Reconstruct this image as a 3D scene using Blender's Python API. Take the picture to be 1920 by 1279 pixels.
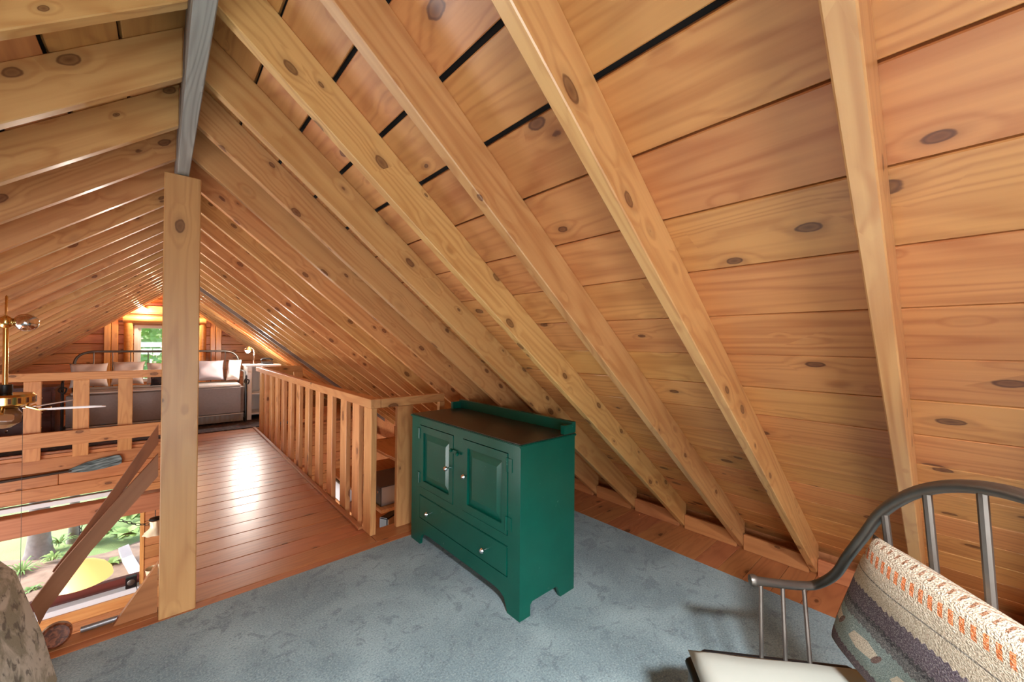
import bpy, bmesh, math, random
from mathutils import Vector, Matrix
random.seed(7)
for o in list(bpy.data.objects): bpy.data.objects.remove(o)
sc = bpy.context.scene; C = sc.collection
R = math.radians

# ------------------------------------------------------------------ camera, world, lights, exposure
F, YAW, PITCH, ROLL, CAMH = 736.3, .727954, .005631, .0088385, 1.40
_f = Vector((math.sin(YAW)*math.cos(PITCH), math.cos(YAW)*math.cos(PITCH), math.sin(PITCH)))
_r = Vector((math.cos(YAW), -math.sin(YAW), 0)); _u = _r.cross(_f)
CR = _r*math.cos(ROLL)+_u*math.sin(ROLL); CU = -_r*math.sin(ROLL)+_u*math.cos(ROLL); CF = _f
cd = bpy.data.cameras.new('camera'); cam = bpy.data.objects.new('camera', cd); C.objects.link(cam)
cam.matrix_world = Matrix(((CR.x, CU.x, -CF.x, 0), (CR.y, CU.y, -CF.y, 0), (CR.z, CU.z, -CF.z, CAMH), (0, 0, 0, 1)))
cd.sensor_width = 36; cd.lens = F*36/1920; cd.clip_start = .02; cd.clip_end = 300
sc.camera = cam
O = Vector((0, 0, CAMH))
def ray(x, y): return CR*((x-960)/F) - CU*((y-639.5)/F) + CF
def onY(x, y, Y): d = ray(x, y); return O + d*(Y/d.y)
def onX(x, y, X): d = ray(x, y); return O + d*(X/d.x)
def onZ(x, y, Z): d = ray(x, y); return O + d*((Z-CAMH)/d.z)

W = bpy.data.worlds.new('world'); sc.world = W; W.use_nodes = True
nt = W.node_tree; nt.nodes.clear()
wo = nt.nodes.new('ShaderNodeOutputWorld'); wb = nt.nodes.new('ShaderNodeBackground'); ws = nt.nodes.new('ShaderNodeTexSky')
ws.sky_type = 'NISHITA'; ws.sun_disc = False; ws.sun_elevation = R(50); ws.sun_rotation = R(-60); ws.air_density = 1.0; ws.dust_density = 2.5
wb.inputs['Strength'].default_value = .55
nt.links.new(ws.outputs[0], wb.inputs[0]); nt.links.new(wb.outputs[0], wo.inputs[0])
def light(name, kind, loc, direc, energy, color=(1, 1, 1), **kw):
    l = bpy.data.lights.new(name, kind); l.energy = energy; l.color = color
    for k, v in kw.items(): setattr(l, k, v)
    o = bpy.data.objects.new(name, l); C.objects.link(o); o.location = loc
    if direc is not None: o.rotation_euler = Vector(direc).to_track_quat('-Z', 'Y').to_euler()
    return o
light('sun', 'SUN', (-10, 30, 20), (.55, -.75, -1.1), 2.3, (1, .95, .86), angle=R(1.5))
# added daylight lamps at invented windows out of view (near gable, great-room side wall)
light('added_daylight_near', 'AREA', (-.62, -1.83, .72), (.25, 1, -.25), 52, (.90, .96, 1), shape='RECTANGLE', size=1.75, size_y=1.2)
light('added_daylight_left', 'AREA', (-3.27, 3.6, -1.0), (1, 0, .12), 200, (.97, .98, 1), shape='RECTANGLE', size=4.4, size_y=1.7)
light('added_ridge_light', 'AREA', (.073, -.62, 2.0), (.10, .22, -1), 115, (.97, .97, 1), shape='DISK', size=.22)  # added light out of view, brightens carpet and cabinet top
sc.view_settings.view_transform = 'Standard'; sc.view_settings.look = 'None'
sc.view_settings.gamma = 1; sc.view_settings.use_curve_mapping = False
sc.view_settings.exposure = 0.62

# ------------------------------------------------------------------ materials
def lin(r, g, b):
    f = lambda c: (c/255/12.92) if c/255 <= .04045 else ((c/255+.055)/1.055)**2.4
    return (f(r), f(g), f(b), 1)
class NT:
    def __init__(s, name):
        s.m = bpy.data.materials.new(name); s.m.use_nodes = True; s.t = s.m.node_tree; s.t.nodes.clear()
        s.out = s.n('OutputMaterial'); s.b = s.n('BsdfPrincipled'); s.l(s.b.outputs[0], s.out.inputs[0])
    def n(s, k, **kw):
        x = s.t.nodes.new('ShaderNode'+k)
        for a, v in kw.items(): setattr(x, a, v)
        return x
    def l(s, a, b): s.t.links.new(a, b)
    def set(s, node, key, v):
        if hasattr(v, 'is_output'): s.l(v, node.inputs[key])
        else: node.inputs[key].default_value = v
    def math(s, op, a, b=0.0, clamp=False):
        x = s.n('Math', operation=op); x.use_clamp = clamp; s.set(x, 0, a); s.set(x, 1, b); return x.outputs[0]
    def vmath(s, op, a, b):
        x = s.n('VectorMath', operation=op); s.set(x, 0, a); s.set(x, 1, b); return x.outputs[0]
    def noise(s, v, scale=1, detail=3, dist=0, rough=.5):
        x = s.n('TexNoise'); s.l(v, x.inputs['Vector']); x.inputs['Scale'].default_value = scale
        x.inputs['Detail'].default_value = detail; x.inputs['Distortion'].default_value = dist; x.inputs['Roughness'].default_value = rough
        return x.outputs['Fac']
    def ramp(s, f, stops, const=False):
        x = s.n('ValToRGB'); s.l(f, x.inputs[0]); e = x.color_ramp.elements
        if const: x.color_ramp.interpolation = 'CONSTANT'
        while len(e) > 1: e.remove(e[-1])
        e[0].position, e[0].color = stops[0][0], stops[0][1]
        for p, c in stops[1:]:
            q = e.new(p); q.color = c
        return x.outputs[0]
    def mix(s, f, a, b, mode='MIX'):
        x = s.n('Mix', data_type='RGBA', blend_type=mode); s.set(x, 0, f); s.set(x, 6, a); s.set(x, 7, b); return x.outputs[2]
    def bump(s, h, strength=.3, dist=.002):
        x = s.n('Bump'); s.l(h, x.inputs['Height']); x.inputs['Strength'].default_value = strength; x.inputs['Distance'].default_value = dist
        s.l(x.outputs[0], s.b.inputs['Normal'])
    def base(s, c, rough=.5, metal=0):
        s.set(s.b, 'Base Color', c); s.set(s.b, 'Roughness', rough); s.set(s.b, 'Metallic', metal)
def gray(v): return (v, v, v, 1)
def wood(name, c1, c2, knot=(70, 35, 18), rough=.4, kn=.115, coat=0.0, var=.16, grain=1.0, ks=(3.6, 7.5, 7.5), coatr=.22):
    t = NT(name); tc = t.n('TexCoord').outputs['Object']; rnd = t.n('ObjectInfo').outputs['Random']
    cx = t.n('CombineXYZ')
    for i, k in enumerate((37., 53., 71.)): t.l(t.math('MULTIPLY', rnd, k), cx.inputs[i])
    v = t.vmath('ADD', tc, cx.outputs[0])
    fine = t.noise(t.vmath('MULTIPLY', v, (1.6, 60*grain, 60*grain)), 1, 4, .3)
    vo = t.n('TexVoronoi'); t.l(t.vmath('MULTIPLY', v, ks), vo.inputs['Vector']); vo.inputs['Scale'].default_value = 1
    sp = t.n('SeparateColor'); t.l(vo.outputs['Color'], sp.inputs[0])
    d = t.math('DIVIDE', vo.outputs['Distance'], t.math('ADD', t.math('MULTIPLY', sp.outputs[0], .95), .35))    # knots of unequal size
    d = t.math('ADD', d, t.math('MULTIPLY', t.math('SUBTRACT', t.noise(t.vmath('MULTIPLY', v, (30, 60, 60)), 1, 2), .5), .06))
    near = t.ramp(d, [(0, gray(1)), (kn*3.5, gray(0))])                                                       # the grain bends around a knot
    big = t.math('ADD', t.noise(t.vmath('MULTIPLY', v, (.45, 4.5, 4.5)), 1, 2, .35), t.math('MULTIPLY', near, .10))
    ring = t.math('SINE', t.math('MULTIPLY', big, 85*grain)); ring = t.math('POWER', t.math('ADD', t.math('MULTIPLY', ring, .5), .5), 2.2)
    blot = t.noise(t.vmath('MULTIPLY', v, (1.1, 3.2, 3.2)), 1, 2)
    f = t.math('ADD', t.math('MULTIPLY', fine, .55), t.math('MULTIPLY', ring, .27))
    f = t.math('ADD', f, t.math('MULTIPLY', t.math('SUBTRACT', blot, .5), .7), True)
    col = t.ramp(f, [(.2, lin(*c1)), (.85, lin(*c2))])
    kf = t.ramp(d, [(0, gray(.95)), (kn*.45, gray(.8)), (kn*.7, gray(.72)), (kn*.9, gray(.92)), (kn, gray(.8)), (kn*1.12, gray(.22)), (kn*2.2, gray(.0))])
    col = t.mix(kf, col, lin(*knot))
    hv = t.n('HueSaturation'); t.l(col, hv.inputs['Color'])
    t.l(t.math('ADD', t.math('MULTIPLY', rnd, var), 1-var*.5), hv.inputs['Value'])
    rnd2 = t.math('FRACT', t.math('MULTIPLY', rnd, 17.3)); t.l(t.math('ADD', t.math('MULTIPLY', rnd2, .014), .4905), hv.inputs['Hue'])
    t.base(hv.outputs[0], rough); t.set(t.b, 'Roughness', t.math('ADD', t.math('MULTIPLY', blot, .25), rough-.12))
    if coat: t.set(t.b, 'Coat Weight', coat); t.set(t.b, 'Coat Roughness', coatr)
    t.bump(fine, .25, .0015); return t.m
def plain(name, c, rough=.5, metal=0, nscale=0, amt=.15, bump=0, spec=None):
    t = NT(name); col = lin(*c)
    if nscale:
        n = t.noise(t.n('TexCoord').outputs['Object'], nscale, 4)
        col = t.mix(n, tuple(x*(1-amt) for x in col[:3])+(1,), tuple(min(1, x*(1+amt)) for x in col[:3])+(1,))
        if bump: t.bump(n, bump, .003)
    t.base(col, rough, metal)
    if spec is not None: t.set(t.b, 'Specular IOR Level', spec)
    return t.m
def emit(name, c, s, base=(255, 240, 200)):
    t = NT(name); t.base(lin(*base), .5); t.set(t.b, 'Emission Color', lin(*c)); t.set(t.b, 'Emission Strength', s); return t.m
def glassm(name):
    t = NT(name); tr = t.n('BsdfTransparent'); gl = t.n('BsdfGlossy'); gl.inputs['Roughness'].default_value = .02
    m = t.n('MixShader'); m.inputs[0].default_value = .06; t.l(tr.outputs[0], m.inputs[1]); t.l(gl.outputs[0], m.inputs[2]); t.l(m.outputs[0], t.out.inputs[0]); return t.m

M = {}
M['roof'] = wood('pine_roof_board', (212, 149, 86), (174, 106, 53), (88, 46, 24), .42, kn=.13, coat=.15, ks=(4.6, 8.5, 8.5))
M['rafter'] = wood('pine_rafter', (212, 163, 102), (176, 117, 62), (104, 62, 34), .38, kn=.14, coat=.25, var=.2, ks=(6, 11, 11))
M['grey_rafter'] = wood('weathered_rafter', (140, 128, 116), (108, 92, 80), (60, 50, 44), .6, kn=.1)
M['ridge'] = wood('grey_ridge_beam', (150, 148, 140), (96, 94, 90), (60, 60, 60), .55, kn=.03, grain=1.6)
M['post'] = wood('pine_post', (204, 158, 98), (178, 128, 74), (104, 70, 40), .42, kn=.15, coat=.1, ks=(5, 9, 9))
M['rail'] = wood('pine_railing', (214, 158, 100), (184, 122, 70), (104, 60, 30), .42, kn=.13, coat=.1)
M['brace'] = wood('brown_brace', (160, 110, 76), (128, 84, 56), (80, 46, 26), .7, kn=.08)
M['plank'] = wood('varnished_floor', (176, 112, 68), (140, 80, 46), (78, 40, 20), .34, kn=.12, coat=.9, coatr=.33)
M['strip'] = wood('eave_floor', (190, 126, 78), (160, 98, 58), (96, 54, 28), .45, kn=.12)
M['siding'] = wood('log_siding', (198, 138, 86), (164, 102, 58), (92, 50, 24), .42, kn=.12, coat=.1)
M['log'] = wood('log_trim', (224, 166, 98), (196, 128, 66), (110, 62, 30), .35, kn=.09, coat=.3)
M['beam'] = wood('cross_beam', (168, 116, 78), (140, 90, 58), (90, 50, 26), .45, kn=.1)
M['dark'] = plain('dark_gap', (24, 17, 12), .95)
M['redwood'] = wood('red_brown_chest', (104, 52, 36), (76, 36, 26), (40, 20, 14), .35, kn=.05)
M['redpaint'] = plain('red_paint', (128, 52, 44), .55, 0, 9, .2)
M['green'] = None
M['chrome'] = plain('chrome', (220, 222, 224), .12, 1)
M['brass'] = plain('brass', (214, 186, 118), .18, 1)
M['iron'] = plain('dark_pewter', (112, 105, 98), .38, .8, 30, .15)
M['black'] = plain('black', (16, 16, 18), .4)
M['white'] = plain('white_paint', (228, 230, 232), .45)
M['cream'] = plain('cream_glass', (236, 220, 186), .3)
M['silver'] = plain('silver_case', (168, 176, 178), .3, .7)
M['glass'] = glassm('window_glass')
M['greycover'] = plain('grey_bed_cover', (146, 138, 136), .9, 0, 40, .12, .2)
M['piping'] = plain('pale_piping', (200, 192, 184), .9)
M['pillow'] = plain('white_pillow', (220, 206, 198), .9, 0, 14, .1, .2)
M['mauve'] = plain('mauve_pillow', (160, 148, 152), .9, 0, 14, .1, .2)
M['ivory'] = plain('ivory_vinyl', (170, 174, 164), .5, 0, 6, .06)
M['bulb'] = emit('lit_bulb', (255, 240, 220), 60)
M['warmbulb'] = emit('warm_lit_bulb', (255, 214, 150), 22)
M['mulch'] = plain('mulch', (148, 126, 108), 1, 0, 6, .5, .8)
M['bark'] = plain('grey_bark', (150, 146, 140), .95, 0, 12, .4, .8)
M['leaf'] = plain('leaf', (104, 148, 66), .6, 0, 5, .4)
M['leaf2'] = plain('light_leaf', (140, 176, 90), .6, 0, 5, .4)
M['tube'] = plain('grey_tube', (150, 150, 152), .35, .6)
M['oarhandle'] = plain('dark_oar_shaft', (52, 40, 32), .5)

def mk_grass():
    t = NT('grass'); v = t.n('TexCoord').outputs['Object']; n = t.noise(v, 1.2, 5); n2 = t.noise(v, 40, 3)
    t.base(t.mix(n, lin(120, 150, 88), t.mix(n2, lin(140, 170, 104), lin(172, 194, 136))), 1); t.bump(n2, .6, .02); return t.m
M['grass'] = mk_grass()
def mk_carpet():
    t = NT('blue_carpet'); v = t.n('TexCoord').outputs['Object']
    n = t.noise(v, 120, 3, 0, .75); m = t.noise(v, 2.6, 4, .6); p = t.noise(v, 11, 3, 1.2)
    c = t.mix(t.ramp(m, [(.38, gray(0)), (.66, gray(1))]), lin(116, 142, 148), lin(150, 176, 180))
    c = t.mix(t.math('MULTIPLY', t.ramp(p, [(.56, gray(0)), (.66, gray(1))]), .6), c, lin(88, 110, 118))
    c = t.mix(t.ramp(n, [(.52, gray(0)), (.72, gray(.55))]), c, lin(200, 214, 214))
    c = t.mix(t.ramp(n, [(.30, gray(.7)), (.48, gray(0))]), c, lin(56, 72, 78))
    t.base(c, 1); t.set(t.b, 'Sheen Weight', .25); t.bump(n, .9, .006); return t.m
M['carpet'] = mk_carpet()
def mk_rug():
    t = NT('dark_patterned_rug'); v = t.n('TexCoord').outputs['Object']; vo = t.n('TexVoronoi'); t.l(v, vo.inputs['Vector']); vo.inputs['Scale'].default_value = 14
    n = t.noise(v, 60, 2)
    c = t.ramp(vo.outputs['Distance'], [(0, lin(110, 92, 84)), (.25, lin(60, 44, 44)), (.5, lin(44, 34, 38)), (.8, lin(96, 44, 40))], True)
    t.base(t.mix(n, c, lin(40, 32, 34)), 1); return t.m
M['rug'] = mk_rug()
def mk_green():
    t = NT('green_paint'); v = t.n('TexCoord').outputs['Object']
    n = t.noise(v, 90, 3); w = t.noise(v, 7, 4)
    c = t.mix(w, lin(0, 76, 61), lin(0, 92, 75))
    c = t.mix(t.math('MULTIPLY', t.ramp(t.noise(v, 34, 5, 1.5), [(.72, gray(0)), (.75, gray(1))]), .55), c, lin(150, 176, 160))
    t.base(c, .3); t.bump(n, .06, .001); return t.m
M['green'] = mk_green()
M['topbrown'] = plain('brown_green_top', (58, 50, 40), .3, 0, 5, .3)
def mk_mottle():
    t = NT('mottled_upholstery'); v = t.n('TexCoord').outputs['Object']
    a = t.noise(v, 6, 5, .8, .65); b = t.noise(v, 23, 4, .6); f = t.noise(v, 300, 2)
    c = t.mix(t.ramp(a, [(.44, gray(0)), (.56, gray(1))]), lin(214, 212, 198), lin(150, 148, 124))
    c = t.mix(t.ramp(b, [(.56, gray(0)), (.64, gray(.85))]), c, lin(70, 66, 56))
    t.base(t.mix(t.math('MULTIPLY', f, .3), c, lin(240, 236, 222)), 1); t.bump(f, .5, .002); return t.m
M['mottle'] = mk_mottle()
def mk_knit(hs=1):
    t = NT('striped_knit'); sep = t.n('SeparateXYZ'); t.l(t.n('TexCoord').outputs['Object'], sep.inputs[0])
    tc = t.n('TexCoord').outputs['Object']
    X, Y = t.math('DIVIDE', sep.outputs[0], hs), t.math('DIVIDE', sep.outputs[1], hs); yarn = t.noise(t.vmath('MULTIPLY', tc, (260, 420, 200)), 1, 2)
    saw = t.math('PINGPONG', X, .009); wob = t.math('MULTIPLY', t.math('SUBTRACT', t.noise(tc, 45, 3), .5), .014)
    y = t.math('ADD', t.math('ADD', Y, t.math('MULTIPLY', saw, .9)), wob)
    y01 = t.math('ADD', t.math('MULTIPLY', y, 1/.5), .5)
    cr, pu, dk, te, gr = lin(196, 181, 156), lin(98, 84, 96), lin(64, 62, 68), lin(140, 162, 160), lin(108, 110, 112)
    c = t.ramp(y01, [(0, cr), (.10, dk), (.14, pu), (.24, te), (.47, gr), (.53, dk), (.56, pu), (.68, cr), (.99, pu)], True)
    # pale lozenges in the teal band
    mx = t.math('SUBTRACT', t.math('MODULO', t.math('ADD', t.math('ADD', X, t.math('MULTIPLY', Y, -.9)), 3.0), .155), .0775)
    ya = t.math('ABSOLUTE', t.math('ADD', Y, .068)); e = t.math('MAXIMUM', t.math('DIVIDE', t.math('ABSOLUTE', mx), .046), t.math('ADD', t.math('DIVIDE', ya, .026), t.math('MULTIPLY', t.math('ABSOLUTE', mx), 9.0)))
    c = t.mix(t.math('LESS_THAN', e, 1.0), c, lin(222, 212, 190))
    e2 = t.math('ADD', t.math('POWER', t.math('DIVIDE', t.math('SUBTRACT', mx, .054), .009), 2), t.math('POWER', t.math('DIVIDE', t.math('ADD', Y, .068), .020), 2))
    c = t.mix(t.math('LESS_THAN', e2, 1.0), c, lin(120, 92, 84))
    # orange stitches
    st = t.math('LESS_THAN', t.math('PINGPONG', t.math('ADD', X, t.math('MULTIPLY', Y, .4)), .0115), .0055)
    band = t.math('LESS_THAN', t.math('ABSOLUTE', t.math('SUBTRACT', Y, .182)), .012)
    c = t.mix(t.math('MULTIPLY', st, band), c, lin(214, 118, 56))
    st2 = t.math('LESS_THAN', t.math('PINGPONG', t.math('ADD', X, t.math('MULTIPLY', Y, .4)), .0115), .0035)
    b2 = t.math('LESS_THAN', t.math('ABSOLUTE', t.math('SUBTRACT', Y, .214)), .004)
    c = t.mix(t.math('MULTIPLY', st2, b2), c, lin(150, 104, 70))
    ln = t.math('LESS_THAN', t.math('ABSOLUTE', t.math('SUBTRACT', Y, .135)), .0018); c = t.mix(ln, c, lin(120, 112, 100))
    c = t.mix(t.math('MULTIPLY', t.ramp(yarn, [(.35, gray(1)), (.6, gray(0))]), .35), c, lin(40, 38, 42))
    c = t.mix(t.math('MULTIPLY', t.ramp(yarn, [(.5, gray(0)), (.75, gray(1))]), .4), c, lin(226, 222, 212))
    t.base(c, 1); t.bump(yarn, 1.0, .006); return t.m
def mk_oar():
    t = NT('blue_grey_oar'); v = t.n('TexCoord').outputs['Object']
    n = t.noise(t.vmath('MULTIPLY', v, (6, 50, 50)), 1, 3)
    t.base(t.ramp(n, [(.35, lin(40, 52, 52)), (.5, lin(96, 120, 124)), (.68, lin(150, 168, 170))]), .4); return t.m
M['oar'] = mk_oar()
def mk_shade():
    t = NT('amber_glass_shade'); t.base(lin(250, 226, 160), .35); t.set(t.b, 'Emission Color', lin(255, 214, 130)); t.set(t.b, 'Emission Strength', .75); return t.m
M['shade'] = mk_shade()

# ------------------------------------------------------------------ mesh helpers
def chain_matrix(o):
    m = o.matrix_basis.copy()
    while o.parent: o = o.parent; m = o.matrix_basis @ m
    return m
def link(name, me, mat=None, parent=None, world=None):
    o = bpy.data.objects.new(name, me); C.objects.link(o)
    if mat is not None and not me.materials: me.materials.append(M[mat] if isinstance(mat, str) else mat)
    w = world if world is not None else Matrix()
    if parent is not None:
        o.parent = parent
        o.matrix_basis = chain_matrix(parent).inverted() @ w
    else: o.matrix_basis = w
    return o
def tag(o, label=None, cat=None, group=None, kind=None):
    for k, v in (('label', label), ('category', cat), ('group', group), ('kind', kind)):
        if v: o[k] = v
    return o
def thing(name, label, cat, loc=(0, 0, 0), rz=0, group=None, kind=None):
    o = bpy.data.objects.new(name, None); C.objects.link(o); o.location = loc; o.rotation_euler = (0, 0, rz); o.empty_display_size = .1
    o.matrix_basis = Matrix.Translation(Vector(loc)) @ Matrix.Rotation(rz, 4, 'Z')
    return tag(o, label, cat, group, kind)
_cache = {}
def boxmesh(L, Wd, T, mat, ch=.003):
    key = (round(L, 3), round(Wd, 3), round(T, 3), mat, ch)
    if key in _cache: return _cache[key]
    bm = bmesh.new(); bmesh.ops.create_cube(bm, size=1)
    for v in bm.verts: v.co = Vector((v.co.x*L, v.co.y*Wd, v.co.z*T))
    if ch: bmesh.ops.bevel(bm, geom=bm.edges[:], offset=min(ch, T*.3, Wd*.3, L*.3), segments=1, affect='EDGES')
    me = bpy.data.meshes.new('board'); bm.to_mesh(me); bm.free(); me.materials.append(M[mat] if isinstance(mat, str) else mat)
    _cache[key] = me; return me
def frame(c, x, y):
    x = Vector(x).normalized(); y = Vector(y); y = (y - x*y.dot(x)).normalized(); z = x.cross(y)
    return Matrix(((x.x, y.x, z.x, c[0]), (x.y, y.y, z.y, c[1]), (x.z, y.z, z.z, c[2]), (0, 0, 0, 1)))
def board(name, c, L, Wd, T, x, y, mat, parent=None, ch=.003):
    """a board centred at c, length L along x, width along y"""
    return link(name, boxmesh(L, Wd, T, mat, ch), None, parent, frame(c, x, y))
def abox(name, lo, hi, mat, parent=None, ch=.003):
    """axis aligned board given by its two corners; grain follows the longest side"""
    lo, hi = Vector(lo), Vector(hi); d = hi-lo; ax = sorted(range(3), key=lambda i: -d[i])
    e = [Vector((1, 0, 0)), Vector((0, 1, 0)), Vector((0, 0, 1))]
    return board(name, (lo+hi)/2, d[ax[0]], d[ax[1]], d[ax[2]], e[ax[0]], e[ax[1]], mat, parent, ch)
class MB:
    def __init__(s): s.v = []; s.f = []
    def add(s, vs, fs):
        b = len(s.v); s.v += [tuple(v) for v in vs]; s.f += [tuple(i+b for i in f) for f in fs]; return s
    def box(s, lo, hi):
        x0, y0, z0 = lo; x1, y1, z1 = hi
        return s.add([(x0, y0, z0), (x1, y0, z0), (x1, y1, z0), (x0, y1, z0), (x0, y0, z1), (x1, y0, z1), (x1, y1, z1), (x0, y1, z1)],
                     [(0, 3, 2, 1), (4, 5, 6, 7), (0, 1, 5, 4), (1, 2, 6, 5), (2, 3, 7, 6), (3, 0, 4, 7)])
    def prism(s, poly, off):
        n = len(poly); off = Vector(off); a = [Vector(p) for p in poly]
        return s.add(a+[p+off for p in a], [tuple(range(n))[::-1], tuple(range(n, 2*n))]+[(i, (i+1) % n, (i+1) % n+n, i+n) for i in range(n)])
    def tube(s, pts, r, seg=10, caps=True):
        pts = [Vector(p) for p in pts]; n = len(pts); rr = r if isinstance(r, (list, tuple)) else [r]*n
        vs = []; up = None
        for i, p in enumerate(pts):
            d = (pts[min(i+1, n-1)]-pts[max(i-1, 0)]).normalized()
            if up is None: up = d.orthogonal().normalized()
            up = (up-d*up.dot(d)).normalized(); w = d.cross(up)
            vs += [p+(up*math.cos(2*math.pi*k/seg)+w*math.sin(2*math.pi*k/seg))*rr[i] for k in range(seg)]
        fs = [(i*seg+k, i*seg+(k+1) % seg, (i+1)*seg+(k+1) % seg, (i+1)*seg+k) for i in range(n-1) for k in range(seg)]
        if caps: fs += [tuple(range(seg))[::-1], tuple((n-1)*seg+k for k in range(seg))]
        return s.add(vs, fs)
    def lathe(s, prof, c=(0, 0, 0), seg=24, axis=(0, 0, 1), ruffle=0):
        ax = Vector(axis).normalized(); u = ax.orthogonal().normalized(); w = ax.cross(u); c = Vector(c); n = len(prof)
        vs = []
        for i, (r, z) in enumerate(prof):
            for k in range(seg):
                a = 2*math.pi*k/seg; q = r*(1+(ruffle*math.sin(a*8) if i in (0, n-1) else 0)); vs.append(c+ax*z+(u*math.cos(a)+w*math.sin(a))*q)
        fs = [(i*seg+k, i*seg+(k+1) % seg, (i+1)*seg+(k+1) % seg, (i+1)*seg+k) for i in range(n-1) for k in range(seg)]
        return s.add(vs, fs)
    def build(s, name, mat, parent=None, world=None, smooth=False, bevel=0):
        me = bpy.data.meshes.new(name); me.from_pydata(s.v, [], s.f)
        bm = bmesh.new(); bm.from_mesh(me); bmesh.ops.recalc_face_normals(bm, faces=bm.faces[:])
        if bevel: bmesh.ops.bevel(bm, geom=[e for e in bm.edges if len(e.link_faces) == 2 and e.calc_face_angle(0) > .6], offset=bevel, segments=2, affect='EDGES')
        bm.to_mesh(me); bm.free()
        if smooth:
            for p in me.polygons: p.use_smooth = True
            if bevel or smooth == 'auto':
                try: me.set_sharp_from_angle(angle=R(40))
                except Exception: pass
        return link(name, me, mat, parent, world)
def smoothpts(p, n=6, closed=False):
    p = [Vector(q) for q in p]; out = []
    for i in range(len(p)-1):
        a, b, c, d = p[max(i-1, 0)], p[i], p[i+1], p[min(i+2, len(p)-1)]
        for k in range(n):
            t = k/n; out.append(.5*((2*b)+(c-a)*t+(2*a-5*b+4*c-d)*t*t+(3*b-a-3*c+d)*t**3))
    return out+[p[-1]]
def cushion(name, w, h, t, mat, parent=None, world=None, n=22, p=3.2, pinch=.07, lump=.0, seed=0, offset=(0, 0, 0), shear=0):
    """soft pillow, local x width, y height, z thickness"""
    rr = random.Random(seed); ph = [rr.uniform(0, 6) for _ in range(4)]; vs = []; fs = []
    for side in (1, -1):
        b = len(vs)
        for j in range(n+1):
            for i in range(n+1):
                u, v = -1+2*i/n, -1+2*j/n
                e = max(0, 1-abs(u)**p)**.5*max(0, 1-abs(v)**p)**.5
                k = 1-pinch*(1-abs(u)**2)*abs(v)**4-0; k2 = 1-pinch*(1-abs(v)**2)*abs(u)**4
                z = side*t/2*(e*.97+.03*(1 if 0 < i < n and 0 < j < n else 0))+lump*math.sin(4*u+ph[0])*math.sin(5*v+ph[1])*e
                vs.append((u*w/2*k2+offset[0]+shear*v*h/2*k, v*h/2*k+offset[1], z+offset[2]))
        for j in range(n):
            for i in range(n):
                q = (b+j*(n+1)+i, b+j*(n+1)+i+1, b+(j+1)*(n+1)+i+1, b+(j+1)*(n+1)+i); fs.append(q if side > 0 else q[::-1])
    me = bpy.data.meshes.new(name); me.from_pydata(vs, [], fs); bm = bmesh.new(); bm.from_mesh(me)
    bmesh.ops.remove_doubles(bm, verts=bm.verts[:], dist=1e-5); bmesh.ops.recalc_face_normals(bm, faces=bm.faces[:]); bm.to_mesh(me); bm.free()
    for q in me.polygons: q.use_smooth = True
    return link(name, me, mat, parent, world)
def chain(name, pts, mat, parent=None, link_len=.045, r=.004):
    """real oval links along a polyline, one mesh"""
    mb = MB(); pts = smoothpts(pts, 10); d = 0; acc = []; last = pts[0]
    acc.append(last)
    for p in pts[1:]:
        d += (p-last).length; last = p
        if d >= link_len*.72: acc.append(p); d = 0
    for i in range(len(acc)-1):
        c = (acc[i]+acc[i+1])/2; x = (acc[i+1]-acc[i]).normalized(); y = x.orthogonal().normalized()
        if i % 2: y = x.cross(y)
        mb.tube([c+x*(link_len/2*math.cos(a))+y*(link_len*.28*math.sin(a)) for a in [2*math.pi*k/10 for k in range(11)]], r, 5, False)
    return mb.build(name, mat, parent, smooth=True)
def sfloor(name, lo, hi, mat, label):
    o = MB().box(lo, hi).build(name, mat); return tag(o, label, None, None, 'structure')

# ------------------------------------------------------------------ the shell of the house
RX, SL = .073, .8
ANG = math.atan(SL); cA, sA = math.cos(ANG), math.sin(ANG)
def ztop(X): return SL*(3.245-X)
def zbot(X): return SL*(3.02-X)
Y0, Y1 = -1.8, 11.0
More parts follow.
